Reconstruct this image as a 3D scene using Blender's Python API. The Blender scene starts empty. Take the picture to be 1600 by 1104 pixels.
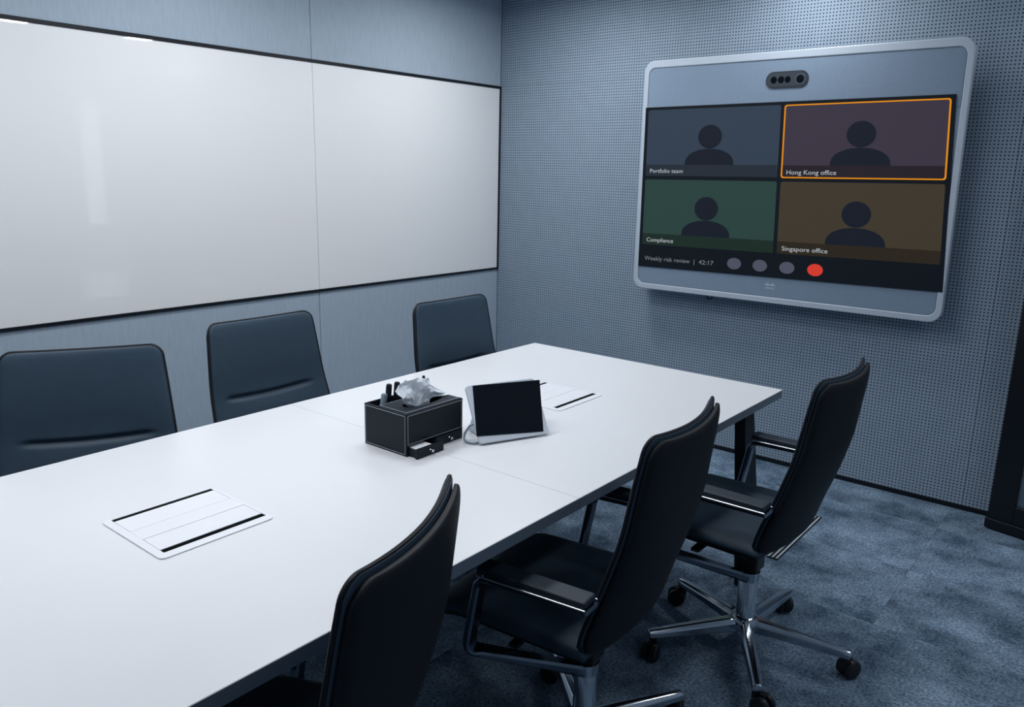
import bpy, bmesh, math, random
from mathutils import Vector, Matrix

random.seed(7)
scene = bpy.context.scene
COL = scene.collection
sin, cos, pi = math.sin, math.cos, math.pi

# ------------------------------------------------------------------ camera
def make_camera():
    yaw, pitch, roll = math.radians(-38.72684), math.radians(13.06531), math.radians(-1.25539)
    f = Vector((sin(yaw) * cos(pitch), cos(yaw) * cos(pitch), -sin(pitch)))
    r = f.cross(Vector((0, 0, 1))).normalized()
    d = f.cross(r)
    r2 = cos(roll) * r + sin(roll) * d
    d2 = -sin(roll) * r + cos(roll) * d
    cam = bpy.data.cameras.new('camera')
    cam.sensor_width = 36.0
    cam.lens = 1240.07 / 1600 * 36
    cam.clip_start = 0.05
    o = bpy.data.objects.new('camera', cam)
    m = Matrix((r2, -d2, -f)).transposed().to_4x4()
    m.translation = Vector((3.352595, -4.00956, 1.498233))
    o.matrix_world = m
    COL.objects.link(o)
    scene.camera = o
make_camera()

# ------------------------------------------------------------------ world, exposure
w = bpy.data.worlds.new('world')
scene.world = w
w.use_nodes = True
w.node_tree.nodes['Background'].inputs[0].default_value = (0.35, 0.45, 0.6, 1)
w.node_tree.nodes['Background'].inputs[1].default_value = 0.3
scene.view_settings.view_transform = 'Standard'
scene.view_settings.look = 'None'
scene.view_settings.exposure = 0.0
scene.view_settings.gamma = 1.0
scene.view_settings.use_curve_mapping = False

# ceiling luminaires: (x, y, watts, size, spread degrees)
CEIL = 2.55
LAMP_COLOR = (1.0, 1.0, 1.0)
LAMPS = [
    (3.82, -0.34, 8, 0.20, 180, 'small square ceiling light mirrored near the top edge of the whiteboard'),
    (3.82, -1.34, 5, 0.20, 180, 'small square ceiling light mirrored in the top left corner of the whiteboard'),
    (3.82, -2.9, 1.5, 0.30, 150, 'square ceiling light over the floor beside the table'),
    (1.95, -0.40, 6, 0.24, 165, 'square ceiling light close to the wall above the display'),
    (1.80, -1.9, 3, 0.40, 160, 'square ceiling light over the far half of the table'),
    (1.80, -3.2, 9.5, 0.40, 160, 'square ceiling light over the near half of the table'),
    (0.85, -0.80, 13, 0.30, 170, 'square ceiling light in the corner between whiteboard and display'),
    (0.85, -2.2, 11.5, 0.40, 175, 'square ceiling light in front of the middle of the whiteboard'),
    (0.85, -3.6, 10, 0.40, 175, 'square ceiling light in front of the near end of the whiteboard'),
    (2.6, -4.7, 2.5, 0.40, 160, 'square ceiling light over the near end of the room'),
]

# ------------------------------------------------------------------ materials
def lin(r, g, b):
    def c(v):
        v /= 255.0
        return v / 12.92 if v <= 0.04045 else ((v + 0.055) / 1.055) ** 2.4
    return (c(r), c(g), c(b), 1)

MATS = {}
def mat(name, rgb, rough=0.5, metal=0.0, spec=0.5, bump=0.0, bscale=200.0, var=0.0, vscale=8.0, emit=None, coat=0.0, stretch=None, sheen=0.0):
    m = bpy.data.materials.new(name)
    m.use_nodes = True
    nt = m.node_tree
    b = nt.nodes['Principled BSDF']
    col = lin(*rgb)
    b.inputs['Base Color'].default_value = col
    b.inputs['Roughness'].default_value = rough
    b.inputs['Metallic'].default_value = metal
    b.inputs['Specular IOR Level'].default_value = spec
    b.inputs['Coat Weight'].default_value = coat
    b.inputs['Coat Roughness'].default_value = 0.012
    b.inputs['Sheen Weight'].default_value = sheen
    if emit is not None:
        b.inputs['Emission Color'].default_value = lin(*emit)
        b.inputs['Emission Strength'].default_value = 1.0
    tc = nt.nodes.new('ShaderNodeTexCoord')
    mp = nt.nodes.new('ShaderNodeMapping')
    nt.links.new(tc.outputs['Object'], mp.inputs[0])
    if stretch:
        mp.inputs['Scale'].default_value = stretch
    if var > 0:
        n = nt.nodes.new('ShaderNodeTexNoise')
        n.inputs['Scale'].default_value = vscale
        n.inputs['Detail'].default_value = 5
        nt.links.new(mp.outputs[0], n.inputs['Vector'])
        mr = nt.nodes.new('ShaderNodeMapRange')
        mr.inputs[1].default_value = 0.3
        mr.inputs[2].default_value = 0.7
        mr.inputs[3].default_value = 1 - var
        mr.inputs[4].default_value = 1 + var
        nt.links.new(n.outputs['Fac'], mr.inputs[0])
        mx = nt.nodes.new('ShaderNodeMix')
        mx.data_type = 'RGBA'
        mx.blend_type = 'MULTIPLY'
        mx.inputs[0].default_value = 1
        mx.inputs[6].default_value = col
        nt.links.new(mr.outputs[0], mx.inputs[7])
        nt.links.new(mx.outputs[2], b.inputs['Base Color'])
    if bump > 0:
        n2 = nt.nodes.new('ShaderNodeTexNoise')
        n2.inputs['Scale'].default_value = bscale
        n2.inputs['Detail'].default_value = 3
        nt.links.new(mp.outputs[0], n2.inputs['Vector'])
        bp = nt.nodes.new('ShaderNodeBump')
        bp.inputs['Strength'].default_value = bump
        bp.inputs['Distance'].default_value = 0.002
        nt.links.new(n2.outputs['Fac'], bp.inputs['Height'])
        nt.links.new(bp.outputs[0], b.inputs['Normal'])
    MATS[name] = m
    return m

mat('white_laminate', (213, 216, 221), rough=0.32, spec=0.4, var=0.01, vscale=3)
mat('table_edge', (104, 118, 132), rough=0.45)
mat('black_metal', (15, 22, 31), rough=0.4, spec=0.4)
mat('whiteboard_glass', (231, 233, 235), rough=0.35, spec=0.3, coat=1.0)
mat('black_frame', (14, 20, 28), rough=0.45, spec=0.3)
mat('leather', (49, 67, 83), rough=0.55, spec=0.3, bump=0.12, bscale=420, var=0.05, vscale=30)
mat('leather_shell', (11, 18, 26), rough=0.6, spec=0.3, bump=0.10, bscale=500)
mat('piping', (16, 21, 28), rough=0.6, spec=0.3)
mat('bright_chrome', (228, 234, 240), rough=0.3, metal=1.0)
mat('chrome', (198, 206, 213), rough=0.13, metal=1.0)
mat('dark_chrome', (118, 130, 143), rough=0.2, metal=1.0)
mat('arm_pad', (34, 46, 58), rough=0.5, spec=0.3)
mat('caster_black', (16, 20, 26), rough=0.45)
mat('tv_frame', (172, 184, 197), rough=0.35, spec=0.4)
mat('tv_fabric', (122, 140, 160), rough=0.85, spec=0.2, bump=0.25, bscale=900, var=0.03, vscale=60)
mat('tv_bezel', (150, 168, 186), rough=0.4)
mat('dark_plastic', (20, 28, 38), rough=0.4)
mat('lens_black', (5, 9, 14), rough=0.08, coat=1.0)
mat('window_tint', (34, 46, 58), rough=0.3)
mat('lens_ring', (90, 104, 118), rough=0.25, metal=0.7)
mat('box_leather', (18, 28, 38), rough=0.5, spec=0.22, bump=0.1, bscale=700)
mat('stitching', (150, 164, 178), rough=0.7)
mat('tissue_paper', (226, 233, 241), rough=0.9, spec=0.1)
mat('white_card', (235, 238, 242), rough=0.7)
mat('pen_black', (18, 24, 32), rough=0.3)
mat('pen_grey', (120, 136, 150), rough=0.35)
mat('tablet_body', (196, 206, 216), rough=0.35)
mat('tablet_screen', (9, 18, 28), rough=0.5, spec=0.06)
mat('cable_grey', (130, 146, 162), rough=0.5)
mat('cable_black', (16, 22, 30), rough=0.5)
mat('power_plate', (220, 223, 229), rough=0.3)
mat('slot_black', (3, 6, 10), rough=0.9, spec=0.05)
mat('ceiling_paint', (205, 212, 220), rough=0.9)
mat('wall_paint', (150, 164, 180), rough=0.85)
mat('wall_paint_front', (120, 136, 154), rough=0.85)
mat('floor_slab', (30, 36, 44), rough=0.95)
mat('steel_strip', (205, 214, 222), rough=0.35, metal=0.25)
mat('door_black', (13, 18, 25), rough=0.35, spec=0.4)
mat('lamp_trim', (225, 230, 236), rough=0.5)
mat('logo_white', (205, 216, 226), rough=0.6)

def glass_mat():
    m = bpy.data.materials.new('door_glass')
    m.use_nodes = True
    b = m.node_tree.nodes['Principled BSDF']
    b.inputs['Base Color'].default_value = lin(150, 170, 190)
    b.inputs['Roughness'].default_value = 0.08
    b.inputs['Transmission Weight'].default_value = 0.75
    b.inputs['IOR'].default_value = 1.45
    MATS['door_glass'] = m
glass_mat()

def emit_mat(name, rgb, strength=1.0):
    m = mat(name, (4, 6, 8), rough=0.5, spec=0.12, emit=rgb)
    m.node_tree.nodes['Principled BSDF'].inputs['Emission Strength'].default_value = strength
emit_mat('lamp_glow', (235, 245, 255), 5.0)
emit_mat('window_glow', (225, 238, 250), 1.6)
emit_mat('ui_back', (11, 17, 25))
emit_mat('ui_blue', (48, 61, 77))
emit_mat('ui_purple', (58, 51, 65))
emit_mat('ui_green', (40, 64, 60))
emit_mat('ui_brown', (61, 54, 42))
emit_mat('ui_blue_bar', (35, 43, 54))
emit_mat('ui_purple_bar', (36, 30, 38))
emit_mat('ui_green_bar', (26, 42, 36))
emit_mat('ui_brown_bar', (41, 35, 26))
emit_mat('ui_person', (20, 26, 38))
emit_mat('ui_orange', (222, 138, 14))
emit_mat('ui_text', (178, 184, 190))
emit_mat('ui_text_dim', (120, 124, 130))
emit_mat('ui_button', (76, 78, 94))
emit_mat('ui_red', (206, 58, 44))

def fabric_wall():
    m = mat('fabric_panel', (158, 173, 187), rough=0.95, spec=0.15, var=0.055, vscale=75, stretch=(1, 1, 0.16), bump=0.6, bscale=220)
fabric_wall()

def perforated():
    """small round holes on a square 15 mm grid, their inner shade painted as dark dots in the base colour"""
    m = bpy.data.materials.new('perforated_panel')
    m.use_nodes = True
    nt = m.node_tree
    N, L = nt.nodes.new, nt.links.new
    b = nt.nodes['Principled BSDF']
    b.inputs['Roughness'].default_value = 0.7
    b.inputs['Specular IOR Level'].default_value = 0.3
    tc = N('ShaderNodeTexCoord')
    sep = N('ShaderNodeSeparateXYZ')
    L(tc.outputs['Object'], sep.inputs[0])
    def math_(op, a, bb=None):
        n = N('ShaderNodeMath')
        n.operation = op
        for i, v in enumerate((a, bb)):
            if v is None:
                continue
            if isinstance(v, (int, float)):
                n.inputs[i].default_value = v
            else:
                L(v, n.inputs[i])
        return n.outputs[0]
    P = 0.0153
    def cell(o):
        return math_('SUBTRACT', math_('FRACT', math_('DIVIDE', o, P)), 0.5)
    cx, cz = cell(sep.outputs[0]), cell(sep.outputs[2])
    d = math_('SQRT', math_('ADD', math_('MULTIPLY', cx, cx), math_('MULTIPLY', cz, cz)))
    mr = N('ShaderNodeMapRange')
    mr.inputs[1].default_value = 0.19
    mr.inputs[2].default_value = 0.24
    L(d, mr.inputs[0])
    no = N('ShaderNodeTexNoise')
    no.inputs['Scale'].default_value = 14
    no.inputs['Detail'].default_value = 4
    L(tc.outputs['Object'], no.inputs['Vector'])
    ramp = N('ShaderNodeMix')
    ramp.data_type = 'RGBA'
    ramp.inputs[6].default_value = lin(132, 150, 168)
    ramp.inputs[7].default_value = lin(148, 165, 181)
    L(no.outputs['Fac'], ramp.inputs[0])
    mx = N('ShaderNodeMix')
    mx.data_type = 'RGBA'
    mx.inputs[6].default_value = lin(20, 32, 48)
    L(mr.outputs[0], mx.inputs[0])
    L(ramp.outputs[2], mx.inputs[7])
    L(mx.outputs[2], b.inputs['Base Color'])
    MATS['perforated_panel'] = m
perforated()

def carpet():
    m = bpy.data.materials.new('carpet')
    m.use_nodes = True
    nt = m.node_tree
    N, L = nt.nodes.new, nt.links.new
    b = nt.nodes['Principled BSDF']
    b.inputs['Roughness'].default_value = 1.0
    b.inputs['Specular IOR Level'].default_value = 0.05
    tc = N('ShaderNodeTexCoord')
    oi = N('ShaderNodeObjectInfo')
    sc = N('ShaderNodeVectorMath')
    sc.operation = 'MULTIPLY_ADD'
    cmb = N('ShaderNodeCombineXYZ')
    L(oi.outputs['Random'], cmb.inputs[0])
    L(oi.outputs['Random'], cmb.inputs[1])
    L(cmb.outputs[0], sc.inputs[0])
    sc.inputs[1].default_value = (37, 61, 0)
    L(tc.outputs['Object'], sc.inputs[2])
    n1 = N('ShaderNodeTexNoise')
    n1.inputs['Scale'].default_value = 5
    n1.inputs['Detail'].default_value = 8
    n1.inputs['Roughness'].default_value = 0.65
    L(sc.outputs[0], n1.inputs['Vector'])
    n2 = N('ShaderNodeTexNoise')
    n2.inputs['Scale'].default_value = 105
    n2.inputs['Detail'].default_value = 6
    n2.inputs['Roughness'].default_value = 0.7
    L(tc.outputs['Object'], n2.inputs['Vector'])
    r = N('ShaderNodeValToRGB')
    r.color_ramp.elements[0].position = 0.34
    r.color_ramp.elements[0].color = lin(66, 84, 103)
    r.color_ramp.elements[1].position = 0.66
    r.color_ramp.elements[1].color = lin(128, 150, 171)
    L(n1.outputs['Fac'], r.inputs[0])
    mr = N('ShaderNodeMapRange')
    mr.inputs[1].default_value = 0.34
    mr.inputs[2].default_value = 0.64
    mr.inputs[3].default_value = 0.35
    mr.inputs[4].default_value = 1.55
    L(n2.outputs['Fac'], mr.inputs[0])
    tone = N('ShaderNodeMapRange')
    tone.inputs[3].default_value = 0.86
    tone.inputs[4].default_value = 1.14
    L(oi.outputs['Random'], tone.inputs[0])
    mu = N('ShaderNodeMath')
    mu.operation = 'MULTIPLY'
    L(mr.outputs[0], mu.inputs[0])
    L(tone.outputs[0], mu.inputs[1])
    mx = N('ShaderNodeMix')
    mx.data_type = 'RGBA'
    mx.blend_type = 'MULTIPLY'
    mx.inputs[0].default_value = 1
    L(r.outputs[0], mx.inputs[6])
    L(mu.outputs[0], mx.inputs[7])
    L(mx.outputs[2], b.inputs['Base Color'])
    bp = N('ShaderNodeBump')
    bp.inputs['Strength'].default_value = 0.6
    bp.inputs['Distance'].default_value = 0.004
    L(n2.outputs['Fac'], bp.inputs['Height'])
    L(bp.outputs[0], b.inputs['Normal'])
    MATS['carpet'] = m
carpet()

# ------------------------------------------------------------------ mesh helpers
def mesh_obj(name, verts, faces, m, parent=None, smooth=False, loc=None, fm=None, mats=None):
    me = bpy.data.meshes.new(name)
    me.from_pydata([tuple(v) for v in verts], [], faces)
    for mm in (mats or [m]):
        me.materials.append(MATS[mm])
    if fm:
        for p, i in zip(me.polygons, fm):
            p.material_index = i
    bm = bmesh.new()
    bm.from_mesh(me)
    bmesh.ops.recalc_face_normals(bm, faces=bm.faces)
    bm.to_mesh(me)
    bm.free()
    if smooth:
        me.polygons.foreach_set('use_smooth', [True] * len(me.polygons))
    o = bpy.data.objects.new(name, me)
    COL.objects.link(o)
    if parent is not None:
        o.parent = parent
    if loc:
        o.location = loc
    return o

def bevel(o, width, seg=2, angle=35):
    md = o.modifiers.new('bevel', 'BEVEL')
    md.width = width
    md.segments = seg
    md.limit_method = 'ANGLE'
    md.angle_limit = math.radians(angle)
    return o

def auto_smooth(o, deg=40):
    me = o.data
    me.polygons.foreach_set('use_smooth', [True] * len(me.polygons))
    bm = bmesh.new()
    bm.from_mesh(me)
    for e in bm.edges:
        if len(e.link_faces) == 2 and e.calc_face_angle(0) > math.radians(deg):
            e.smooth = False
    bm.to_mesh(me)
    bm.free()
    return o

class MB:
    """collects shapes for ONE mesh object"""
    def __init__(self):
        self.v, self.f = [], []
    def add(self, v, f):
        n = len(self.v)
        self.v += [Vector(p) for p in v]
        self.f += [tuple(i + n for i in q) for q in f]
        return self
    def box(self, x0, x1, y0, y1, z0, z1):
        return self.add([(x0, y0, z0), (x1, y0, z0), (x1, y1, z0), (x0, y1, z0), (x0, y0, z1), (x1, y0, z1), (x1, y1, z1), (x0, y1, z1)],
                        [(3, 2, 1, 0), (4, 5, 6, 7), (0, 1, 5, 4), (1, 2, 6, 5), (2, 3, 7, 6), (3, 0, 4, 7)])
    def sweep(self, pts, sect, hint=(0, 0, 1), scales=None, cap=True, sides=None):
        pts = [Vector(p) for p in pts]
        n, k = len(pts), len(sect)
        T = []
        for i in range(n):
            a, b = pts[max(0, i - 1)], pts[min(n - 1, i + 1)]
            T.append((b - a).normalized())
        up = Vector(hint)
        base = len(self.v)
        for i in range(n):
            side = sides[i] - T[i] * T[i].dot(sides[i]) if sides else up.cross(T[i])
            if side.length < 1e-5:
                side = Vector((1, 0, 0)).cross(T[i])
            side.normalize()
            up = T[i].cross(side).normalized()
            s = scales[i] if scales else (1, 1)
            for a, b in sect:
                self.v.append(pts[i] + side * a * s[0] + up * b * s[1])
        for i in range(n - 1):
            for j in range(k):
                a, b = base + i * k + j, base + i * k + (j + 1) % k
                self.f.append((a, b, b + k, a + k))
        if cap:
            self.f.append(tuple(base + j for j in range(k))[::-1])
            self.f.append(tuple(base + (n - 1) * k + j for j in range(k)))
        return self
    def tube(self, pts, r, k=8, scales=None):
        return self.sweep(pts, [(r * cos(2 * pi * j / k), r * sin(2 * pi * j / k)) for j in range(k)], hint=(0.12, 0.31, 0.94), scales=scales)
    def lathe(self, prof, k=20, org=(0, 0, 0), axis='z'):
        base = len(self.v)
        o = Vector(org)
        for r, h in prof:
            for j in range(k):
                a = 2 * pi * j / k
                if axis == 'z':
                    p = (r * cos(a), r * sin(a), h)
                elif axis == 'y':
                    p = (r * cos(a), h, r * sin(a))
                else:
                    p = (h, r * cos(a), r * sin(a))
                self.v.append(o + Vector(p))
        n = len(prof)
        for i in range(n - 1):
            for j in range(k):
                a, b = base + i * k + j, base + i * k + (j + 1) % k
                self.f.append((a, b, b + k, a + k))
        self.f.append(tuple(base + j for j in range(k))[::-1])
        self.f.append(tuple(base + (n - 1) * k + j for j in range(k)))
        return self
    def xform(self, M):
        self.v = [M @ p for p in self.v]
        return self
    def build(self, name, m, parent=None, smooth=None, **kw):
        o = mesh_obj(name, self.v, self.f, m, parent, **kw)
        if smooth:
            auto_smooth(o, smooth)
        return o

def empty(name, loc, rz=0.0):
    o = bpy.data.objects.new(name, None)
    o.empty_display_size = 0.1
    COL.objects.link(o)
    o.location = loc
    o.rotation_euler = (0, 0, rz)
    return o

def tag(o, label, cat, group=None):
    o['label'] = label
    o['category'] = cat
    if group:
        o['group'] = group
    return o

def struct(o):
    o['kind'] = 'structure'
    return o

def fillet(pts, r, n=6):
    pts = [Vector(p) for p in pts]
    out = [pts[0]]
    for i in range(1, len(pts) - 1):
        a, b, c = pts[i - 1], pts[i], pts[i + 1]
        d1, d2 = (a - b), (c - b)
        rr = min(r, d1.length * 0.45, d2.length * 0.45)
        p, q = b + d1.normalized() * rr, b + d2.normalized() * rr
        for k in range(n + 1):
            t = k / n
            out.append(p * (1 - t) ** 2 + b * 2 * t * (1 - t) + q * t * t)
    out.append(pts[-1])
    return out

def rrect(x0, x1, z0, z1, r, n=6):
    """rounded rectangle outline, counter-clockwise"""
    out = []
    for cx, cz, a0 in ((x1 - r, z1 - r, 0), (x0 + r, z1 - r, 90), (x0 + r, z0 + r, 180), (x1 - r, z0 + r, 270)):
        for k in range(n + 1):
            a = math.radians(a0 + 90 * k / n)
            out.append((cx + r * cos(a), cz + r * sin(a)))
    return out

def plate(name, outline, f3, d0, d1, m, parent, inner=None, smooth=None):
    """extrude a 2-D outline (or the ring between two outlines of equal length) between depths d0 and d1; f3 maps (a, b, depth) to space"""
    k = len(outline)
    v, f = [], []
    loops = [outline] if inner is None else [outline, inner]
    for lo in loops:
        for d in (d0, d1):
            v += [f3(a, b, d) for a, b in lo]
    for j in range(k):
        n = (j + 1) % k
        f.append((j, n, k + n, k + j))
        if inner is not None:
            f.append((2 * k + j, 3 * k + j, 3 * k + n, 2 * k + n))
            f.append((j, 2 * k + j, 2 * k + n, n))
            f.append((k + j, k + n, 3 * k + n, 3 * k + j))
    if inner is None:
        f.append(tuple(range(k)))
        f.append(tuple(range(2 * k - 1, k - 1, -1)))
    o = mesh_obj(name, v, f, m, parent)
    if smooth:
        auto_smooth(o, smooth)
    return o

# ------------------------------------------------------------------ the room
RX, RY = 4.6, -5.6
floor = struct(MB().box(-0.1, RX + 0.1, RY - 0.1, 0.1, -0.12, -0.006).build('floor', 'floor_slab'))
tile_me = None
TS = 0.5
for i in range(10):
    for j in range(12):
        x0, y0 = i * TS - 0.2, -(j + 1) * TS + 0.2
        xa, xb, ya, yb = max(x0, 0), min(x0 + TS, RX), max(y0, RY), min(y0 + TS, 0)
        if xb - xa < 0.02 or yb - ya < 0.02:
            continue
        hx, hy = (xb - xa) / 2 - 0.0004, (yb - ya) / 2 - 0.0004
        c = ((xa + xb) / 2, (ya + yb) / 2, 0)
        if hx > 0.249 and hy > 0.249 and tile_me:
            t = bpy.data.objects.new('carpet_tile', tile_me)
            COL.objects.link(t)
            t.parent = floor
            t.location = c
        else:
            t = MB().box(-hx, hx, -hy, hy, -0.006, 0).build('carpet_tile', 'carpet', floor, loc=c)
            if hx > 0.249 and hy > 0.249:
                tile_me = t.data

# back wall: perforated panels on a dark backing
wb = struct(MB().box(-0.1, RX + 0.1, 0.02, 0.12, 0, CEIL).build('wall_back', 'black_frame'))
for x0, x1 in ((0.001, 2.8392), (2.8410, RX)):
    for z0, z1 in ((0.022, 2.0003), (2.0009, CEIL)):
        MB().box(x0, x1, 0.0, 0.02, z0, z1).build('wall_panel', 'perforated_panel', wb)
struct(MB().box(0.0, 2.96, -0.006, 0.02, 0, 0.022).build('baseboard_back', 'black_frame'))

# left wall: fabric panels above and below the whiteboard
wl = struct(MB().box(-0.14, -0.02, RY, 0.0, 0, CEIL).build('wall_left', 'black_frame'))
YS = [0.0, -1.445, -3.08, -4.53, RY]
for a, b in zip(YS[:-1], YS[1:]):
    for z0, z1 in ((0.02, 0.856), (2.0, CEIL)):
        bevel(MB().box(-0.02, 0, b + 0.0015, a - 0.0015, z0, z1).build('wall_panel', 'fabric_panel', wl), 0.002, 1)
struct(MB().box(-0.02, 0.004, RY, -0.02, 0, 0.02).build('baseboard_left', 'black_frame'))

struct(MB().box(RX, RX + 0.1, RY, 0.02, 0, CEIL).build('wall_right', 'wall_paint'))
wn = struct(empty('window_1', (RX, -0.51, 0.88)))
MB().box(-0.008, 0.0, -0.085, 0.085, 0.02, 1.14).build('window_pane', 'window_glow', wn)
for bx in ((-0.02, 0.0, -0.105, -0.085, 0.0, 1.16), (-0.02, 0.0, 0.085, 0.105, 0.0, 1.16), (-0.02, 0.0, -0.085, 0.085, 0.0, 0.02), (-0.02, 0.0, -0.085, 0.085, 1.14, 1.16)):
    MB().box(*bx).build('window_frame', 'lamp_trim', wn)
struct(MB().box(-0.14, RX + 0.1, RY - 0.1, RY, 0, CEIL).build('wall_front', 'wall_paint_front'))
struct(MB().box(-0.14, RX + 0.1, RY - 0.1, 0.12, CEIL, CEIL + 0.08).build('ceiling', 'ceiling_paint'))

# whiteboard: white glass panes in a thin black frame
wbd = empty('whiteboard', (0.0, -2.89, 0.856))
tag(wbd, 'wide glossy white glass whiteboard in a thin black frame on the fabric wall', 'whiteboard')
def wbx(o):
    o.location = (0, 2.89, -0.856)
    return o
for a, b in zip(YS[:-1], YS[1:]):
    if b == RY:
        b = -5.0
    bevel(wbx(MB().box(-0.018, 0.004, b + 0.0012, a - (0.014 if a == 0 else 0.0012), 0.868, 1.986).build('glass_pane', 'whiteboard_glass', wbd)), 0.0015, 1)
for nm, bx in (('frame_rail', (-0.018, 0.009, -5.012, -0.004, 1.986, 2.0)), ('frame_rail', (-0.018, 0.009, -5.012, -0.004, 0.857, 0.868)),
               ('frame_stile', (-0.018, 0.009, -0.014, -0.004, 0.868, 1.986)), ('frame_stile', (-0.018, 0.009, -5.012, -5.0, 0.868, 1.986))):
    wbx(MB().box(*bx).build(nm, 'black_frame', wbd))

# black framed glass door standing at the right end of the back wall
door = struct(empty('door_1', (2.96, -0.143, 0), math.radians(-13)))
bevel(MB().box(0, 0.10, 0, 0.045, 0.05, 2.2).build('door_stile', 'door_black', door), 0.003)
bevel(MB().box(0.10, 0.95, 0, 0.045, 0.05, 0.13).build('door_rail', 'door_black', door), 0.003)
bevel(MB().box(-0.004, 0.95, -0.012, 0.06, 0.006, 0.05).build('door_plinth', 'door_black', door), 0.003)
bevel(MB().box(0.10, 0.95, 0, 0.045, 2.12, 2.2).build('door_rail', 'door_black', door), 0.003)
bevel(MB().box(0.85, 0.95, 0, 0.045, 0.13, 2.12).build('door_stile', 'door_black', door), 0.003)
MB().box(0.10, 0.85, 0.016, 0.026, 0.13, 2.12).build('glass_pane', 'door_glass', door)
lk = MB().lathe([(0.001, 0.0), (0.022, 0.0), (0.024, -0.006), (0.02, -0.02), (0.014, -0.028), (0.001, -0.03)], 20, (0.062, 0, 0.865), 'y').build('door_knob', 'chrome', door, smooth=40)

# ------------------------------------------------------------------ ceiling lamps
for i, (x, y, watts, size, spread, lamp_label) in enumerate(LAMPS):
    r = empty('ceiling_light', (x, y, CEIL))
    tag(r, lamp_label, 'ceiling light', 'recessed ceiling lights')
    s = size / 2
    o = plate('trim_ring', rrect(-s - 0.03, s + 0.03, -s - 0.03, s + 0.03, 0.02, 3), lambda a, b, d: (a, b, d), -0.008, -0.0002, 'lamp_trim', r, inner=rrect(-s, s, -s, s, 0.01, 3))
    MB().box(-s, s, -s, s, -0.004, -0.0004).build('diffuser', 'lamp_glow', r)
    la = bpy.data.lights.new('ceiling_lamp', 'AREA')
    la.shape = 'SQUARE'
    la.size = size
    la.energy = watts
    la.color = LAMP_COLOR
    la.spread = math.radians(spread)
    lo = bpy.data.objects.new('ceiling_lamp', la)
    COL.objects.link(lo)
    lo.parent = r
    lo.location = (0, 0, -0.012)

# ------------------------------------------------------------------ table
TX0, TX1, TYF, TYM, TYN, TZ = 1.247, 2.381, -1.224, -2.530, -3.84, 0.74
tb = empty('conference_table', ((TX0 + TX1) / 2, TYM, 0))
tag(tb, 'long white conference table with dark edges and black legs', 'table')
def tloc(o):
    o.location = (-(TX0 + TX1) / 2, -TYM, 0)
    return o
for y0, y1 in ((TYM + 0.0006, TYF), (TYN, TYM - 0.0006)):
    v = [(TX0, y0, TZ - 0.028), (TX1, y0, TZ - 0.028), (TX1, y1, TZ - 0.028), (TX0, y1, TZ - 0.028), (TX0, y0, TZ), (TX1, y0, TZ), (TX1, y1, TZ), (TX0, y1, TZ)]
    e = 0.0012
    top = [(TX0 + e, y0, TZ + e), (TX1 - e, y0, TZ + e), (TX1 - e, y1, TZ + e), (TX0 + e, y1, TZ + e)]
    v = [(a, b, c - e) for a, b, c in v] + [(a, b, c - e) for a, b, c in top]
    f = [(3, 2, 1, 0), (0, 1, 5, 4), (1, 2, 6, 5), (2, 3, 7, 6), (3, 0, 4, 7), (4, 5, 9, 8), (5, 6, 10, 9), (6, 7, 11, 10), (7, 4, 8, 11), (8, 9, 10, 11)]
    tloc(mesh_obj('table_top', v, f, 'white_laminate', tb, mats=['white_laminate', 'table_edge'], fm=[1, 1, 1, 1, 1, 0, 0, 0, 0, 0]))
for y in (TYF - 0.072, TYN + 0.072):
    for s in (-1, 1):
        xm = (TX0 + TX1) / 2
        xt, xb = xm + s * 0.455, xm + s * 0.53
        for dy in (-1, 1):
            m_ = MB()
            m_.sweep([(xt, y + dy * 0.012, TZ - 0.03), (xb, y + dy * 0.045, 0.0)], [(-0.026, -0.02), (0.026, -0.02), (0.026, 0.02), (-0.026, 0.02)], hint=(1, 0, 0))
            tloc(m_.build('leg', 'black_metal', tb))
    tloc(MB().box(TX0 + 0.09, TX1 - 0.09, y - 0.03, y + 0.03, TZ - 0.07, TZ - 0.0295).build('cross_beam', 'black_metal', tb))
for x in (TX0 + 0.3, TX1 - 0.3):
    tloc(MB().box(x - 0.02, x + 0.02, TYN + 0.103, TYF - 0.103, TZ - 0.065, TZ - 0.0295).build('long_beam', 'black_metal', tb))

# flush power boxes
def power_box(y0, label):
    r = empty('power_box', (1.814, y0 + 0.13, TZ))
    tag(r, label, 'power box', 'flush power boxes in the table top')
    X = lambda x: x - 1.814
    Y = lambda y: y - 0.13
    f3 = lambda a, b, d: (a, b, d)
    plate('base_plate', rrect(X(1.6985), X(1.9235), Y(0.012), Y(0.248), 0.002, 2), f3, 0.0001, 0.0006, 'slot_black', r)
    bevel(plate('rim', rrect(X(1.686), X(1.942), Y(0.0), Y(0.26), 0.014, 5), f3, 0.0, 0.0028, 'power_plate', r, inner=rrect(X(1.694), X(1.918), Y(0.019), Y(0.253), 0.001, 5)), 0.0008, 1)
    bevel(MB().box(X(1.7068), X(1.7785), Y(0.0195), Y(0.2525), 0.0006, 0.0026).build('flap', 'power_plate', r), 0.0006, 1)
    bevel(MB().box(X(1.7795), X(1.8325), Y(0.0185), Y(0.2535), 0.0006, 0.0028).build('centre_bar', 'power_plate', r), 0.0004, 1)
    bevel(MB().box(X(1.8335), X(1.9020), Y(0.0195), Y(0.2525), 0.0006, 0.0026).build('flap', 'power_plate', r), 0.0006, 1)
    for a, b in ((1.6945, 1.7065), (1.9025, 1.9178)):
        MB().box(X(a), X(b), Y(0.0195), Y(0.2525), 0.0006, 0.0014).build('cable_slot', 'slot_black', r)
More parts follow.
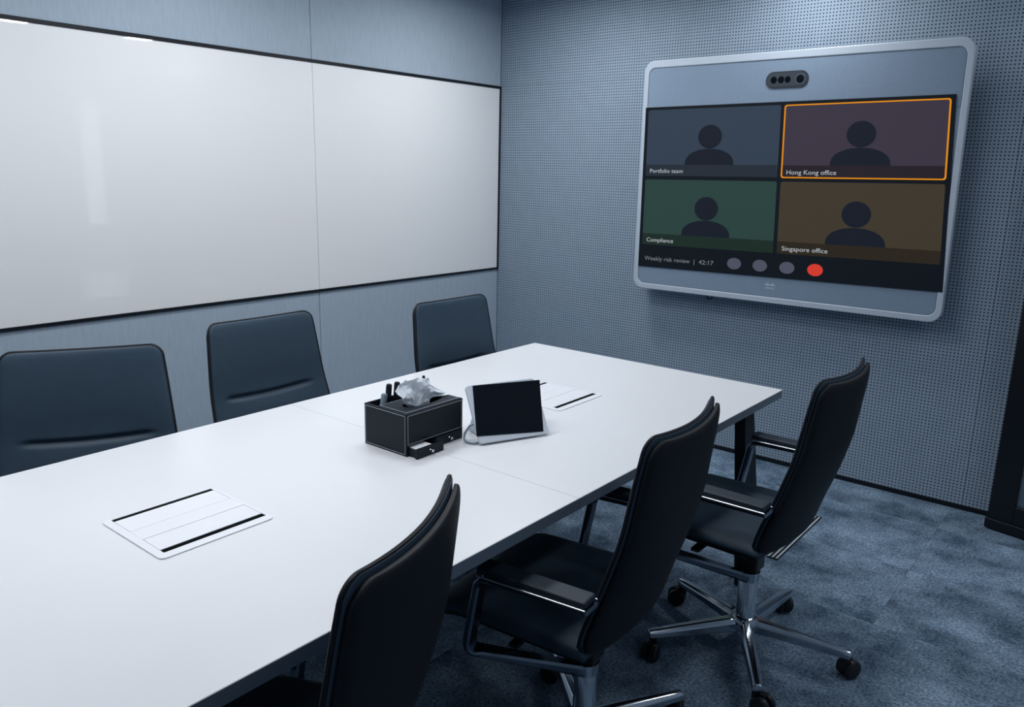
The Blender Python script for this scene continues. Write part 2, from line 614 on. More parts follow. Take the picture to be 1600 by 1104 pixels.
power_box(-3.33, 'white flush power box with black cable slots in the near half of the table')
power_box(-1.998, 'white flush power box in the table top behind the tablet')

# ------------------------------------------------------------------ chairs
def interp(tab, z):
    for (a, x), (b, y) in zip(tab[:-1], tab[1:]):
        if z <= b:
            t = (z - a) / (b - a)
            return x + (y - x) * t
    return tab[-1][1]

def smooth_tab(tab, z):
    # light smoothing of a piecewise-linear table
    h = 0.03
    return sum(interp(tab, min(max(z + d * h, tab[0][0]), tab[-1][0])) for d in (-1, -0.5, 0, 0.5, 1)) / 5

SPINE = [(0.40, 0.114), (0.437, 0.124), (0.53, 0.147), (0.645, 0.185), (0.75, 0.212), (0.91, 0.231), (0.98, 0.241)]
HALF = [(0.40, 0.236), (0.53, 0.240), (0.655, 0.232), (0.75, 0.224), (0.88, 0.213), (0.98, 0.203)]
SAG = 0.035

def pillow(nu, nv, surf, thick, direction, name, m, parent, smooth=True, tall=False):
    """closed padded sheet: surf(u, v) middle point, thick(u, v) -> (front, back) offsets along direction"""
    d = Vector(direction)
    v, f = [], []
    for side in (0, 1):
        for j in range(nv + 1):
            for i in range(nu + 1):
                u, w_ = -1 + 2 * i / nu, j / nv
                # gather samples towards the rims
                u = sin(u * pi / 2) * 0.55 + u * 0.45
                w_ = 1 - (1 - w_) ** 2.2 if tall else (sin((w_ - 0.5) * pi) * 0.5 + 0.5) * 0.5 + w_ * 0.5
                t = thick(u, w_)
                v.append(Vector(surf(u, w_)) + d * (t[0] if side == 0 else -t[1]))
    n = (nu + 1) * (nv + 1)
    idx = lambda s, i, j: s * n + j * (nu + 1) + i
    for s in (0, 1):
        for j in range(nv):
            for i in range(nu):
                q = (idx(s, i, j), idx(s, i + 1, j), idx(s, i + 1, j + 1), idx(s, i, j + 1))
                f.append(q if s == 0 else q[::-1])
    ring = [(i, 0) for i in range(nu)] + [(nu, j) for j in range(nv)] + [(i, nv) for i in range(nu, 0, -1)] + [(0, j) for j in range(nv, 0, -1)]
    for a, b in zip(ring, ring[1:] + ring[:1]):
        f.append((idx(0, *a), idx(1, *a), idx(1, *b), idx(0, *b)))
    return mesh_obj(name, v, f, m, parent, smooth=smooth)

def rim(u, w_, n=10):
    a = max(0.0, 1 - abs(u) ** n)
    b = max(0.0, 1 - abs(2 * w_ - 1) ** (n * 1.6))
    return (a * b) ** 0.5

def back_surface(z0, z1, shift, inset, r):
    def f(u, w_):
        z = z0 + (z1 - z0) * w_
        hw = smooth_tab(HALF, z) - inset
        if z > z1 - r:
            q = (z - (z1 - r)) / r
            hw -= r * (1 - math.sqrt(max(0, 1 - q * q)))
        if z < z0 + r * 1.3:
            q = (z0 + r * 1.3 - z) / (r * 1.3)
            hw -= r * 1.3 * (1 - math.sqrt(max(0, 1 - q * q)))
        y = hw * u
        zz = z - 0.0065 * (1 - u * u) * w_ ** 2
        x = smooth_tab(SPINE, z) - SAG * (y / 0.22) ** 2 + shift
        return (x, y, zz)
    return f

def make_chair():
    c = empty('office_chair', (0, 0, 0))
    # backrest: front cushion with a lumbar crease, rear shell
    def tc(u, w_):
        z = 0.455 + 0.515 * w_
        e = rim(u, w_)
        cr = math.exp(-((z - 0.708 - 0.020 * u * u) / 0.0075) ** 2) * (1 if abs(u) < 0.62 else math.exp(-((abs(u) - 0.62) / 0.1) ** 2))
        bulge = 0.007 * math.exp(-((z - 0.655) / 0.04) ** 2) * (1 - u * u)
        return (0.005 + 0.011 * e - 0.011 * cr + bulge, 0.003 + 0.004 * e)
    pillow(30, 170, back_surface(0.455, 0.974, 0.0, 0.0, 0.030), tc, (-1, 0, 0), 'back_cushion', 'leather', c, tall=True)
    def ts(u, w_):
        e = rim(u, w_, 7)
        return (0.003 + 0.005 * e, 0.004 + 0.011 * e)
    pillow(30, 80, back_surface(0.447, 0.966, 0.012, 0.002, 0.038), ts, (-1, 0, 0), 'back_shell', 'leather_shell', c, tall=True)
    # seam piping round the cushion
    bs = back_surface(0.455, 0.974, -0.002, -0.001, 0.030)
    pts = [bs(-1, 1 - (1 - k / 40) ** 2.2) for k in range(41)] + [bs(-1 + 2 * k / 14, 1) for k in range(1, 14)] + [bs(1, 1 - (k / 40) ** 2.2) for k in range(41)]
    MB().tube(pts, 0.0045, 6).build('back_piping', 'piping', c, smooth=60)
    # seat
    def seat_surface(z, inset):
        def f(u, w_):
            x = -0.345 + inset + (0.452 - inset * 1.5) * w_
            hw = 0.232 + 0.010 * w_ - inset
            r = 0.06
            if w_ < r / 0.452:
                q = 1 - w_ / (r / 0.452)
                hw -= r * (1 - math.sqrt(max(0, 1 - q * q)))
            return (x, hw * u, z - 0.03 * max(0, 1 - w_ / 0.25) ** 2 + 0.010 * abs(u) ** 3)
        return f
    pillow(26, 30, seat_surface(0.447, 0.0), lambda u, w_: (0.006 + 0.017 * rim(u, w_), 0.006), (0, 0, 1), 'seat_cushion', 'leather', c)
    pillow(26, 30, seat_surface(0.430, 0.012), lambda u, w_: (0.012, 0.003 + 0.016 * rim(u, w_, 6)), (0, 0, 1), 'seat_shell', 'leather_shell', c)
    # armrests
    for s in (-1, 1):
        Lt = 0.282 * s
        path = fillet([(0.0, 0.02 * s, 0.266), (-0.172, Lt, 0.405), (-0.136, Lt, 0.606), (0.142, Lt, 0.612)], 0.030, 6)
        sec = [(-0.017, -0.005), (-0.013, -0.010), (0.013, -0.010), (0.017, -0.005), (0.017, 0.005), (0.013, 0.010), (-0.013, 0.010), (-0.017, 0.005)]
        scl, sds = [], []
        t0 = (path[1] - path[0]).normalized()
        low = Vector((-t0.y, t0.x, 0)).normalized()
        low = low if low.y > 0 else -low
        for q in path:
            k = min(1.0, max(0.0, (q.z - 0.365) / 0.05))
            sds.append((low * (1 - k) + Vector((0, 1, 0)) * k).normalized())
            scl.append((1.0, 1.4) if q.z < 0.39 else (1.15, 0.95) if q.z < 0.590 else (1.72, 0.6))
        arm = MB().sweep(path, sec, scales=scl, sides=sds).build('armrest', 'dark_chrome', c, smooth=35)
        pad = MB().box(-0.134, 0.138, Lt - 0.0265, Lt + 0.0265, 0.6185, 0.636).build('arm_pad', 'arm_pad', arm)
        MB().tube([(-0.130, Lt - 0.0285, 0.6165), (0.140, Lt - 0.0285, 0.6195)], 0.0028, 8).tube([(-0.130, Lt + 0.0285, 0.6165), (0.140, Lt + 0.0285, 0.6195)], 0.0028, 8).build('trim_strip', 'bright_chrome', arm, smooth=60)
        bevel(pad, 0.005, 3)
    # mechanism and post
    me_ = MB().box(-0.13, 0.07, -0.065, 0.065, 0.375, 0.415).box(-0.035, 0.035, -0.035, 0.035, 0.29, 0.38).box(-0.115, -0.085, -0.20, -0.03, 0.385, 0.397)
    bevel(me_.build('tilt_mechanism', 'caster_black', c), 0.006, 2)
    MB().lathe([(0.033, 0.10), (0.033, 0.115), (0.031, 0.12), (0.030, 0.240), (0.027, 0.245), (0.027, 0.252), (0.033, 0.254), (0.034, 0.283), (0.018, 0.287), (0.018, 0.37)], 24).build('gas_post', 'chrome', c, smooth=40)
    # star base
    MB().lathe([(0.02, 0.075), (0.040, 0.076), (0.047, 0.090), (0.047, 0.112), (0.040, 0.126), (0.030, 0.128)], 28).build('base_hub', 'chrome', c, smooth=40)
    leg_me = cas_me = None
    for k in range(5):
        if k == 0:
            sec = [(-0.025, -0.024), (0.025, -0.024), (0.023, 0.004), (0.011, 0.019), (-0.011, 0.019), (-0.023, 0.004)]
            n = 10
            pts = [(0.03 + 0.29 * i / n, 0, 0.104 - 0.020 * (i / n) ** 1.3) for i in range(n + 1)]
            scl = [(1 - 0.38 * i / n, 1 - 0.45 * i / n) for i in range(n + 1)]
            leg = MB().sweep(pts, sec, scales=scl).build('base_leg', 'chrome', c, smooth=25)
            bevel(leg, 0.003, 2, 30)
            leg_me = leg
            m_ = MB()
            for s in (-1, 1):
                m_.lathe([(0.004, 0.006 * s), (0.026, 0.006 * s), (0.030, 0.009 * s), (0.030, 0.021 * s), (0.026, 0.025 * s), (0.004, 0.027 * s)], 18, (0.022, 0, 0.030), 'y')
            m_.box(-0.010, 0.030, -0.006, 0.006, 0.02, 0.062)
            m_.lathe([(0.012, 0.035), (0.014, 0.074)], 12, (0, 0, 0))
            m_.v = [Vector((0.303, 0, 0)) + Matrix.Rotation(0.9, 3, 'Z') @ p for p in m_.v]
            cas = m_.build('caster', 'caster_black', leg, smooth=40)
            cas_me = cas
        else:
            leg = leg_me.copy()
            COL.objects.link(leg)
            leg.parent = c
            cas = cas_me.copy()
            COL.objects.link(cas)
            cas.parent = leg
        leg.rotation_euler = (0, 0, 2 * pi * k / 5)
    return c

def copy_tree(o, parent=None):
    c = o.copy()
    COL.objects.link(c)
    if parent is not None:
        c.parent = parent
    for ch in o.children:
        copy_tree(ch, c)
    return c

CHAIRS = [  # hub x, hub y, heading of the rear (degrees), base phase (degrees), label
    (2.515, -1.742, 0.0, 12, 'black swivel chair on a chrome star base, nearest the wall display'),
    (2.388, -2.475, 6.5, -6, 'black swivel chair with armrests, middle one of the three with backs turned'),
    (2.334, -3.312, 23.5, 20, 'black swivel chair seen from behind, cut off at the bottom of the picture'),
    (1.210, -3.160, 151.5, 30, 'dark padded chair under the whiteboard, cut off at the left of the picture'),
    (1.168, -2.432, 179.5, 50, 'dark padded chair with a back crease, middle one of the three under the whiteboard'),
    (1.350, -1.662, 179.0, -2, 'dark padded chair under the whiteboard nearest the room corner'),
]
proto = make_chair()
for i, (x, y, a, ph, lab) in enumerate(CHAIRS):
    o = proto if i == 0 else copy_tree(proto)
    o.location = (x, y, 0)
    o.rotation_euler = (0, 0, math.radians(a))
    tag(o, lab, 'chair', 'chairs round the conference table')
    k = 0
    for ch in o.children:
        if ch.name.startswith('base_leg'):
            ch.rotation_euler = (0, 0, math.radians(ph - a + 72 * k))
            k += 1

# ------------------------------------------------------------------ wall display
TVY = -0.13
tv = empty('video_display', (1.88, 0.0, 0.871))
tag(tv, 'large silver-framed video conference display hung on the perforated wall', 'display')
Q = [(1.1030, 2.0670), (2.6462, 2.0713), (2.6646, 0.8735), (1.1041, 0.8691)]   # outline of the set, top left clockwise
def tvp(x, z):
    """nominal set coordinates -> place on the wall"""
    u, v = (x - 1.1035) / 1.552, (2.069 - z) / 1.198
    a = [(1 - u) * (1 - v), u * (1 - v), u * v, (1 - u) * v]
    return sum(k * q[0] for k, q in zip(a, Q)), sum(k * q[1] for k, q in zip(a, Q))
def tvf(x, z, d):
    X, Z = tvp(x, z)
    return (X - 1.88, TVY - d, Z - 0.871)
OX0, OX1, OZ0, OZ1 = 1.1035, 2.6555, 0.871, 2.069
fr = plate('frame', rrect(OX0, OX1, OZ0, OZ1, 0.055, 8), tvf, -0.035, 0.004, 'tv_frame', tv, inner=rrect(OX0 + 0.027, OX1 - 0.027, OZ0 + 0.030, OZ1 - 0.038, 0.035, 8))
bevel(fr, 0.004, 2)
plate('bezel_panel', rrect(OX0 + 0.02, OX1 - 0.02, OZ0 + 0.02, OZ1 - 0.02, 0.04, 6), tvf, -0.03, -0.003, 'tv_bezel', tv)
plate('speaker_fabric', rrect(OX0 + 0.029, OX1 - 0.029, 1.79, OZ1 - 0.040, 0.034, 8)[:18] + [(OX0 + 0.029, 1.79), (OX1 - 0.029, 1.79)], tvf, -0.004, 0.0005, 'tv_fabric', tv)
plate('lower_panel', [(OX1 - 0.029, 1.006), (OX0 + 0.029, 1.006)] + rrect(OX0 + 0.029, OX1 - 0.029, OZ0 + 0.032, 1.05, 0.034, 8)[18:], tvf, -0.004, 0.0005, 'tv_fabric', tv)
MB().box(-0.62, 0.62, TVY + 0.034, TVY + 0.075, 0.14, 1.06).build('back_housing', 'dark_plastic', tv)
MB().box(-0.25, 0.25, TVY + 0.07, 0.0, 0.35, 0.85).build('wall_bracket', 'dark_plastic', tv)
# camera window
cw = plate('camera_window', rrect(1.773, 1.978, 1.900, 1.976, 0.0379, 8), tvf, 0.0, 0.004, 'dark_plastic', tv)
plate('window_glass', rrect(1.779, 1.972, 1.909, 1.970, 0.030, 8), tvf, 0.004, 0.0046, 'window_tint', cw)
for x, r in ((1.812, 0.015), (1.848, 0.015), (1.880, 0.014)):
    plate('sensor', [(x + r * cos(a * pi / 10), 1.938 + r * 1.1 * sin(a * pi / 10)) for a in range(20)], tvf, 0.0046, 0.0052, 'lens_black', cw)
for nm, r0, r1, d, mm in (('lens_ring', 0.023, 0.0195, 0.0062, 'lens_ring'), ('lens', 0.0195, 0.0005, 0.0056, 'lens_black')):
    plate(nm, [(1.940 + r0 * cos(a * pi / 12), 1.938 + r0 * sin(a * pi / 12)) for a in range(24)], tvf, 0.0046, d, mm, cw,
          inner=[(1.940 + r1 * cos(a * pi / 12), 1.938 + r1 * sin(a * pi / 12)) for a in range(24)])
# maker's mark on the lower panel
def text_outline(body, size=1.0):
    cu = bpy.data.curves.new('lettering', 'FONT')
    cu.body = body
    cu.size = size
    cu.resolution_u = 3
    o = bpy.data.objects.new('lettering', cu)
    COL.objects.link(o)
    dg = bpy.context.evaluated_depsgraph_get()
    me = bpy.data.meshes.new_from_object(o.evaluated_get(dg))
    v = [tuple(p.co[:2]) for p in me.vertices]
    f = [tuple(p.vertices) for p in me.polygons]
    bpy.data.objects.remove(o)
    bpy.data.curves.remove(cu)
    bpy.data.meshes.remove(me)
    return v, f
def lettering(body, x0, x1, base, height, f3, m, parent, name='lettering'):
    """flat letters from x0 to x1 on a base line; height = cap height"""
    v, f = text_outline(body)
    xa, xb = min(p[0] for p in v), max(p[0] for p in v)
    cap = 0.70
    return mesh_obj(name, [f3(x0 + (a - xa) / (xb - xa) * (x1 - x0), base + b / cap * height) for a, b in v], f, m, parent)
lm = MB()
for k, h in enumerate((0.3, 0.55, 1.0, 0.55, 0.3, 0.55, 1.0, 0.55, 0.3)):
    x = 1.853 + 0.0062 * k
    a, b = tvf(x, 0.959, 0.0), tvf(x + 0.0028, 0.959 + 0.014 * h, 0.0)
    lm.box(a[0], b[0], a[1] - 0.0016, a[1] - 0.0004, a[2], b[2])
lg = lm.build('logo', 'logo_white', tv)
lettering('cisco', 1.857, 1.901, 0.943, 0.0105, lambda x, z: tvf(x, z, 0.0014), 'logo_white', lg)
# short cable loop under the set
MB().tube([(-0.345, -0.10, 0.03), (-0.345, -0.10, -0.008), (-0.335, -0.10, -0.022), (-0.320, -0.10, -0.020), (-0.312, -0.10, -0.006), (-0.318, -0.10, 0.03)], 0.004, 6).build('cable', 'cable_black', tv, smooth=60)

# screen and what it shows
SQ = [(1.1230, 1.8322), (2.6007, 1.8443), (2.6562, 1.0124), (1.1308, 0.9907)]
def homography(dst):
    (x0, y0), (x1, y1), (x2, y2), (x3, y3) = dst
    dx1, dx2, sx = x1 - x2, x3 - x2, x0 - x1 + x2 - x3
    dy1, dy2, sy = y1 - y2, y3 - y2, y0 - y1 + y2 - y3
    den = dx1 * dy2 - dx2 * dy1
    g = (sx * dy2 - dx2 * sy) / den
    h = (dx1 * sy - sx * dy1) / den
    return (x1 - x0 + g * x1, x3 - x0 + h * x3, x0, y1 - y0 + g * y1, y3 - y0 + h * y3, y0, g, h)
HG = homography(SQ)
def scr(u, v, d):
    w_ = HG[6] * u + HG[7] * v + 1
    return ((HG[0] * u + HG[1] * v + HG[2]) / w_ - 1.88, TVY - d, (HG[3] * u + HG[4] * v + HG[5]) / w_ - 0.871)
screen = plate('screen', [(0, 0), (1, 0), (1, 1), (0, 1)], scr, -0.004, 0.005, 'ui_back', tv)
AS = 1.8
def urect(u0, u1, v0, v1, r, n=4):
    return [(a, b * AS) for a, b in rrect(u0, u1, v0 / AS, v1 / AS, r, n)]
def ell(cu, cv, r, n=28, ry=None):
    ry = r * AS if ry is None else ry
    return [(cu + r * cos(2 * pi * k / n), cv + ry * sin(2 * pi * k / n)) for k in range(n)]
D0 = 0.005
for nm, u0, v0, bar, t0, t1 in (('blue', 0.0125, 0.0185, 'Portfolio team', 0.030, 0.158), ('purple', 0.5065, 0.0205, 'Hong Kong office', 0.524, 0.680),
                                ('green', 0.0125, 0.4505, 'Compliance', 0.030, 0.135), ('brown', 0.5065, 0.4515, 'Singapore office', 0.523, 0.668)):
    u1, v1, uc = u0 + 0.4815, v0 + 0.409, u0 + 0.2405
    lit = nm == 'purple'
    plate('video_tile', urect(u0, u1, v0, v1, 0.007), scr, D0 - 0.0005, D0 + 0.0006, 'ui_' + nm, screen)
    vb = v0 + 0.339
    bar_out = [(u0, vb)] + [(u1, vb)] + [p for p in urect(u0, u1, v0, v1, 0.007) if p[1] > vb][::-1]
    plate('caption_bar', sorted([(u0, vb), (u1, vb), (u1, v1 - 0.012), (u1 - 0.006, v1), (u0 + 0.006, v1), (u0, v1 - 0.012)], key=lambda p: math.atan2(p[1] - (vb + v1) / 2, p[0] - uc)), scr, D0, D0 + 0.0010, 'ui_%s_bar' % nm, screen)
    plate('head_shape', ell(uc, v0 + 0.171, 0.0435, ry=0.071), scr, D0, D0 + 0.0014, 'ui_person', screen)
    sh = [(uc + 0.089 * cos(pi * k / 20), vb - 0.096 * sin(pi * k / 20) ** 0.8) for k in range(21)]
    plate('shoulder_shape', sh, scr, D0, D0 + 0.0014, 'ui_person', screen)
    lettering(bar, t0, t1, v0 + 0.390, -0.025, lambda a, b: scr(a, b, D0 + 0.0018), 'ui_text', screen, 'caption_lettering')
    if lit:
        e = 0.0045
        plate('active_outline', urect(u0 - 0.001, u1 + 0.001, v0 - 0.002, v1 + 0.002, 0.008), scr, D0, D0 + 0.0020, 'ui_orange', screen, inner=urect(u0 + e - 0.001, u1 - e + 0.001, v0 + e * 1.6 - 0.002, v1 - e * 1.6 + 0.002, 0.006))
for t_, a_, b_ in (('Weekly risk review', 0.025, 0.202), ('|', 0.2175, 0.2195), ('42:17', 0.236, 0.290)):
    lettering(t_, a_, b_, 0.958, -0.026, lambda a, b: scr(a, b, D0 + 0.0012), 'ui_text_dim', screen, 'title_lettering')
for k, (u, mm) in enumerate(((0.364, 'ui_button'), (0.453, 'ui_button'), (0.543, 'ui_button'), (0.633, 'ui_red'))):
    plate('call_button', ell(u, 0.938, 0.0245, ry=0.034), scr, D0, D0 + 0.0012, mm, screen)

# ------------------------------------------------------------------ desk organiser with tissues
BX0, BX1, BY0, BY1, BZ0, BZ1 = 1.712, 1.880, -2.615, -2.394, TZ, 0.8585
ob = empty('desk_organiser', ((BX0 + BX1) / 2, (BY0 + BY1) / 2, TZ))
tag(ob, 'black leather desk organiser box with white stitching and two small drawers', 'organiser')
OFS = Vector(((BX0 + BX1) / 2, (BY0 + BY1) / 2, TZ))
def at_box(mb, name, m, parent=ob, **kw):
    mb.v = [p - OFS for p in mb.v]
    return mb.build(name, m, parent, **kw)
W = 0.006
XT = 1.762                       # rear pen tray | tissue bay
ZD = 0.770                       # top of the drawer row
for nm, bx in (('side_panel', (BX0, BX1, BY0, BY0 + W, BZ0, BZ1)), ('side_panel', (BX0, BX1, BY1 - W, BY1, BZ0, BZ1)),
               ('rear_panel', (BX0, BX0 + W, BY0 + W, BY1 - W, BZ0, BZ1)), ('front_panel', (BX1 - W, BX1, BY0 + W, BY1 - W, ZD, BZ1 - 0.001)),
               ('divider', (XT, XT + W, BY0 + W, BY1 - W, BZ0 + 0.004, BZ1 - 0.004)), ('bottom_panel', (BX0 + W, BX1 - W, BY0 + W, BY1 - W, BZ0, BZ0 + 0.004)),
               ('shelf', (XT + W, BX1 - W, BY0 + W, BY1 - W, ZD, ZD + 0.004)), ('drawer_divider', (XT + W, BX1 - 0.002, -2.5075, -2.5045, BZ0 + 0.004, ZD))):
    bevel(at_box(MB().box(*bx), nm, 'box_leather'), 0.0016, 2)
# lid with an oval slot
hx, hy = (XT + W + BX1) / 2 - 0.002, (BY0 + BY1) / 2 + 0.008
n = 40
out = []
lx0, lx1, ly0, ly1 = XT + W * 0.2, BX1 - W * 0.5, BY0 + W, BY1 - W
oval = [(hx + 0.027 * cos(2 * pi * k / n), hy + 0.074 * sin(2 * pi * k / n)) for k in range(n)]
for k in range(n):
    a = 2 * pi * k / n
    dx, dy = cos(a), sin(a)
    t = min(((lx1 - hx) / dx) if dx > 1e-6 else 9, ((lx0 - hx) / dx) if dx < -1e-6 else 9, ((ly1 - hy) / dy) if dy > 1e-6 else 9, ((ly0 - hy) / dy) if dy < -1e-6 else 9)
    out.append((hx + t * dx, hy + t * dy))
for cx, cy in ((lx0, ly0), (lx0, ly1), (lx1, ly0), (lx1, ly1)):
    k = min(range(n), key=lambda q: (out[q][0] - cx) ** 2 + (out[q][1] - cy) ** 2)
    out[k] = (cx, cy)
lid = plate('lid', out, lambda a, b, d: (a - OFS.x, b - OFS.y, d - OFS.z), BZ1 - 0.005, BZ1 + 0.001, 'box_leather', ob, inner=oval)
# stitching: thin light threads
def stitch(loop, parent=ob, closed=True):
    m_ = MB()
    pts = list(loop) + ([loop[0]] if closed else [])
    for a, b in zip(pts[:-1], pts[1:]):
        m_.tube([a, b], 0.00075, 5)
    return at_box(m_, 'stitching', 'stitching', parent)
e = 0.0055
stitch([(BX0 + e, BY0 - 0.0003, BZ0 + e), (BX1 - e, BY0 - 0.0003, BZ0 + e), (BX1 - e, BY0 - 0.0003, BZ1 - e), (BX0 + e, BY0 - 0.0003, BZ1 - e)])
stitch([(BX1 + 0.0003, BY0 + e, ZD + 0.003), (BX1 + 0.0003, BY1 - e, ZD + 0.003), (BX1 + 0.0003, BY1 - e, BZ1 - e), (BX1 + 0.0003, BY0 + e, BZ1 - e)])
zt = BZ1 + 0.0012
stitch([(lx0 + 0.004, ly0 + 0.003, zt), (lx1 - 0.006, ly0 + 0.003, zt), (lx1 - 0.006, ly1 - 0.003, zt), (lx0 + 0.004, ly1 - 0.003, zt)])
# drawers
for pull, y0, y1 in ((0.033, BY0 + 0.004, -2.509), (0.0, -2.5035, BY1 - 0.004)):
    d = MB().box(BX1 - 0.004 + pull, BX1 + 0.002 + pull, y0, y1, BZ0 + 0.001, ZD - 0.002)
    d.box(BX1 - 0.09 + pull, BX1 - 0.004 + pull, y0 + 0.006, y1 - 0.006, BZ0 + 0.005, BZ0 + 0.008)
    for ya, yb in ((y0 + 0.004, y0 + 0.007), (y1 - 0.007, y1 - 0.004)):
        d.box(BX1 - 0.09 + pull, BX1 - 0.004 + pull, ya, yb, BZ0 + 0.005, ZD - 0.006)
    dr = at_box(d, 'drawer', 'box_leather')
    kn = MB().lathe([(0.001, 0), (0.0035, 0.0), (0.0022, 0.003), (0.0035, 0.005), (0.0050, 0.008), (0.0040, 0.011), (0.001, 0.012)], 14, (BX1 + 0.002 + pull, (y0 + y1) / 2, BZ0 + 0.015), 'x')
    at_box(kn, 'knob', 'chrome', dr, smooth=50)

# cards lying in the open drawer
cd = MB().box(BX1 - 0.045, BX1 + 0.026, -2.600, -2.542, 0.7485, 0.7645).build('card_stack', 'white_card')
bevel(cd, 0.0008, 1)
tag(cd, 'stack of white cards in the open drawer of the organiser', 'cards')

# tissue pulled up through the slot
def make_tissue():
    v, f = [], []
    def sheet(nu, nv, fn):
        b = len(v)
        for j in range(nv + 1):
            for i in range(nu + 1):
                q = fn(i / nu, j / nv)
                k = 0.0022 if 0 < j < nv else 0.0
                v.append((q[0] + random.uniform(-k, k) * 1.4, q[1] + random.uniform(-k, k), q[2] + random.uniform(-k, k)))
        for j in range(nv):
            for i in range(nu):
                a = b + j * (nu + 1) + i
                f.append((a, a + 1, a + nu + 2, a + nu + 1))
    def front(u, w_):
        yb = -2.545 + 0.074 * u
        yt = -2.592 + 0.135 * u
        top = 0.906 + 0.024 * min(1, u / 0.35) - 0.014 * max(0, (u - 0.6) / 0.4)
        y = yb + (yt - yb) * w_ ** 0.8
        z = 0.850 + (top - 0.850) * w_
        fold = 0.006 * sin(7 * u + 3 * w_) + 0.004 * sin(17 * u - 5 * w_) + 0.003 * sin(11 * w_ + 9 * u)
        x = 1.823 + 0.010 * sin(pi * u) + fold * (0.4 + w_) - 0.012 * w_ * w_
        return (x, y, z)
    sheet(13, 8, front)
    def flap(u, w_):
        # corner hanging over to one side
        y = -2.512 + 0.100 * u + 0.004 * sin(6 * w_)
        zt_ = 0.918 - 0.050 * u ** 1.4
        zb_ = 0.857 + 0.0085 * min(1, u / 0.5)
        z = zb_ + (zt_ - zb_) * w_
        x = 1.826 + 0.012 * u + 0.004 * sin(9 * u + 4 * w_) - 0.012 * w_
        return (x, y, z)
    sheet(8, 5, flap)
    def rear(u, w_):
        y = -2.535 + 0.08 * u - 0.03 * (1 - u) * w_
        z = 0.850 + (0.066 - 0.02 * abs(u - 0.45)) * w_
        x = 1.812 - 0.014 * w_ + 0.005 * sin(10 * u + 6 * w_)
        return (x, y, z)
    sheet(8, 5, rear)
    o = mesh_obj('tissue', v, f, 'tissue_paper', None)
    s = o.modifiers.new('solid', 'SOLIDIFY')
    s.thickness = 0.0006
    tag(o, 'crumpled white paper tissue standing up out of the black organiser', 'tissue')
make_tissue()

# pens in the rear tray
def pen(x, y, dx, dy, z1, r, m, cap, label):
    o = empty('pen', (x, y, BZ0 + 0.006))
    h = z1 - BZ0 - 0.006
    A = Vector((0, 0, 0)); B = Vector((dx, dy, h))
    P = lambda t: A + (B - A) * t
    body = MB().tube([P(0), P(0.05), P(0.62)], r, 10).build('barrel', m, o, smooth=40)
    c = MB().tube([P(0.60), P(0.97), P(1.0)], r * 1.18, 10, scales=[(1, 1), (1, 1), (0.75, 0.75)]).build('cap', cap, o, smooth=40)
    n = (B - A).normalized()
    s = Vector((1, -0.4, 0)); s = (s - n * s.dot(n)).normalized()
    MB().sweep([P(0.70) + s * r * 1.5, P(0.99) + s * r * 1.5], [(-0.0018, -0.0008), (0.0018, -0.0008), (0.0018, 0.0008), (-0.0018, 0.0008)], hint=s).build('clip', cap, c)
    tag(o, label, 'pen', 'pens in the organiser tray')
pen(1.738, -2.588, 0.004, 0.022, 0.880, 0.0078, 'pen_grey', 'pen_grey', 'thick grey pen leaning at the end of the organiser tray')
pen(1.732, -2.555, 0.006, 0.010, 0.903, 0.0072, 'pen_black', 'pen_black', 'black marker between the grey pen and the next marker')
pen(1.737, -2.530, 0.003, 0.014, 0.904, 0.0072, 'pen_black', 'pen_black', 'black marker standing just beside the tissue')
pen(1.730, -2.490, 0.008, 0.010, 0.899, 0.0055, 'pen_black', 'pen_black', 'black marker mostly hidden behind the tissue')
pen(1.745, -2.430, -0.006, 0.020, 0.902, 0.0038, 'pen_black', 'pen_black', 'thin black pen poking up beyond the tissue')

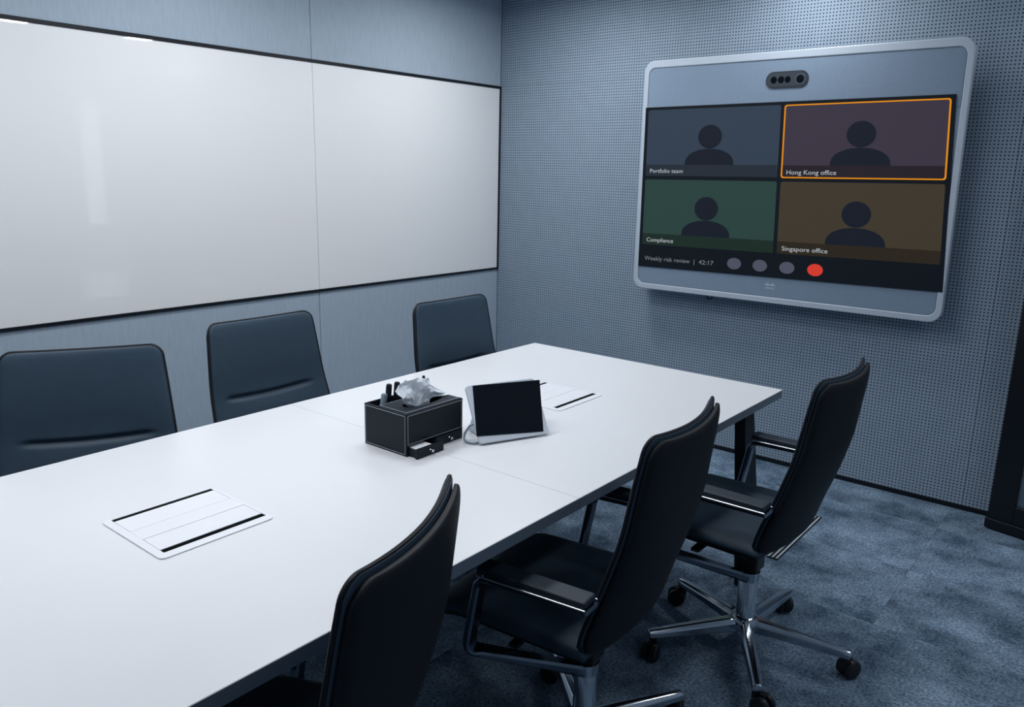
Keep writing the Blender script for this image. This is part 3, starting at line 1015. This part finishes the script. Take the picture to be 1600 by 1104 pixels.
# ------------------------------------------------------------------ tablet controller
TW_, TV_, TN_ = Vector((0.3903, 0.9207, 0)).normalized(), Vector((-0.5412, 0.2305, 0.8087)).normalized(), Vector((0.7446, -0.3157, 0.5882)).normalized()
TA = Vector((1.96826, -2.41754, TZ + 0.009))
tbl = empty('touch_tablet', (TA.x, TA.y, TZ))
tag(tbl, 'light grey touch tablet with a black screen propped up on the table', 'tablet')
def tf(a, b, d):
    p = TA + TW_ * a + TV_ * b + TN_ * d - Vector((TA.x, TA.y, TZ))
    return tuple(p)
bevel(plate('casing', rrect(0, 0.2265, -0.002, 0.174, 0.010, 6), tf, -0.011, 0.0, 'tablet_body', tbl), 0.002, 2)
plate('screen', [(0.0225, 0.1715), (0.2430, 0.1650), (0.2065, 0.0060), (-0.005, 0.0210)], tf, -0.0005, 0.0018, 'tablet_screen', tbl)
# wedge foot behind
foot = MB()
foot.add([tf(0.03, 0.02, -0.011), tf(0.195, 0.02, -0.011), tf(0.195, 0.13, -0.011), tf(0.03, 0.13, -0.011)], [(0, 1, 2, 3)])
q = [Vector(tf(0.03, 0.02, -0.011)), Vector(tf(0.195, 0.02, -0.011)), Vector(tf(0.195, 0.13, -0.011)), Vector(tf(0.03, 0.13, -0.011))]
lo = [Vector((p.x, p.y, 0.001)) for p in (q[0], q[1])]
back = [lo[1] + Vector((-0.115, 0.05, 0)), lo[0] + Vector((-0.115, 0.05, 0))]
foot.add(lo + back, [(3, 2, 1, 0)])
foot.f += [(0, 4, 5, 1), (1, 5, 6, 2), (2, 6, 7, 3), (3, 7, 4, 0)]
bevel(foot.build('stand_foot', 'tablet_body', tbl), 0.002, 2)
cb = [tf(0.012, 0.06, -0.014), (-0.045, 0.010, 0.052), (-0.066, 0.006, 0.018), (-0.052, -0.008, 0.004), (-0.016, -0.002, 0.004), (-0.02, 0.03, 0.006), (-0.05, 0.04, 0.02), tf(0.02, 0.09, -0.014)]
MB().tube(fillet(cb, 0.03, 5), 0.0032, 8).build('cable', 'cable_grey', tbl, smooth=60)

# ------------------------------------------------------------------ metal floor strips beside the rear chair
fb = empty('floor_box', (2.356, -0.80, 0))
tag(fb, 'dark floor box lid with three bright metal strips set in the carpet', 'floor box')
bevel(MB().box(-0.025, 0.020, -0.270, 0.262, 0.0003, 0.005).build('lid', 'black_frame', fb), 0.001, 1)
for k in range(3):
    x = -0.019 + 0.0165 * k
    bevel(MB().box(x - 0.0035, x + 0.0035, -0.268, 0.248, 0.005, 0.0085).build('metal_strip', 'steel_strip', fb), 0.001, 1)
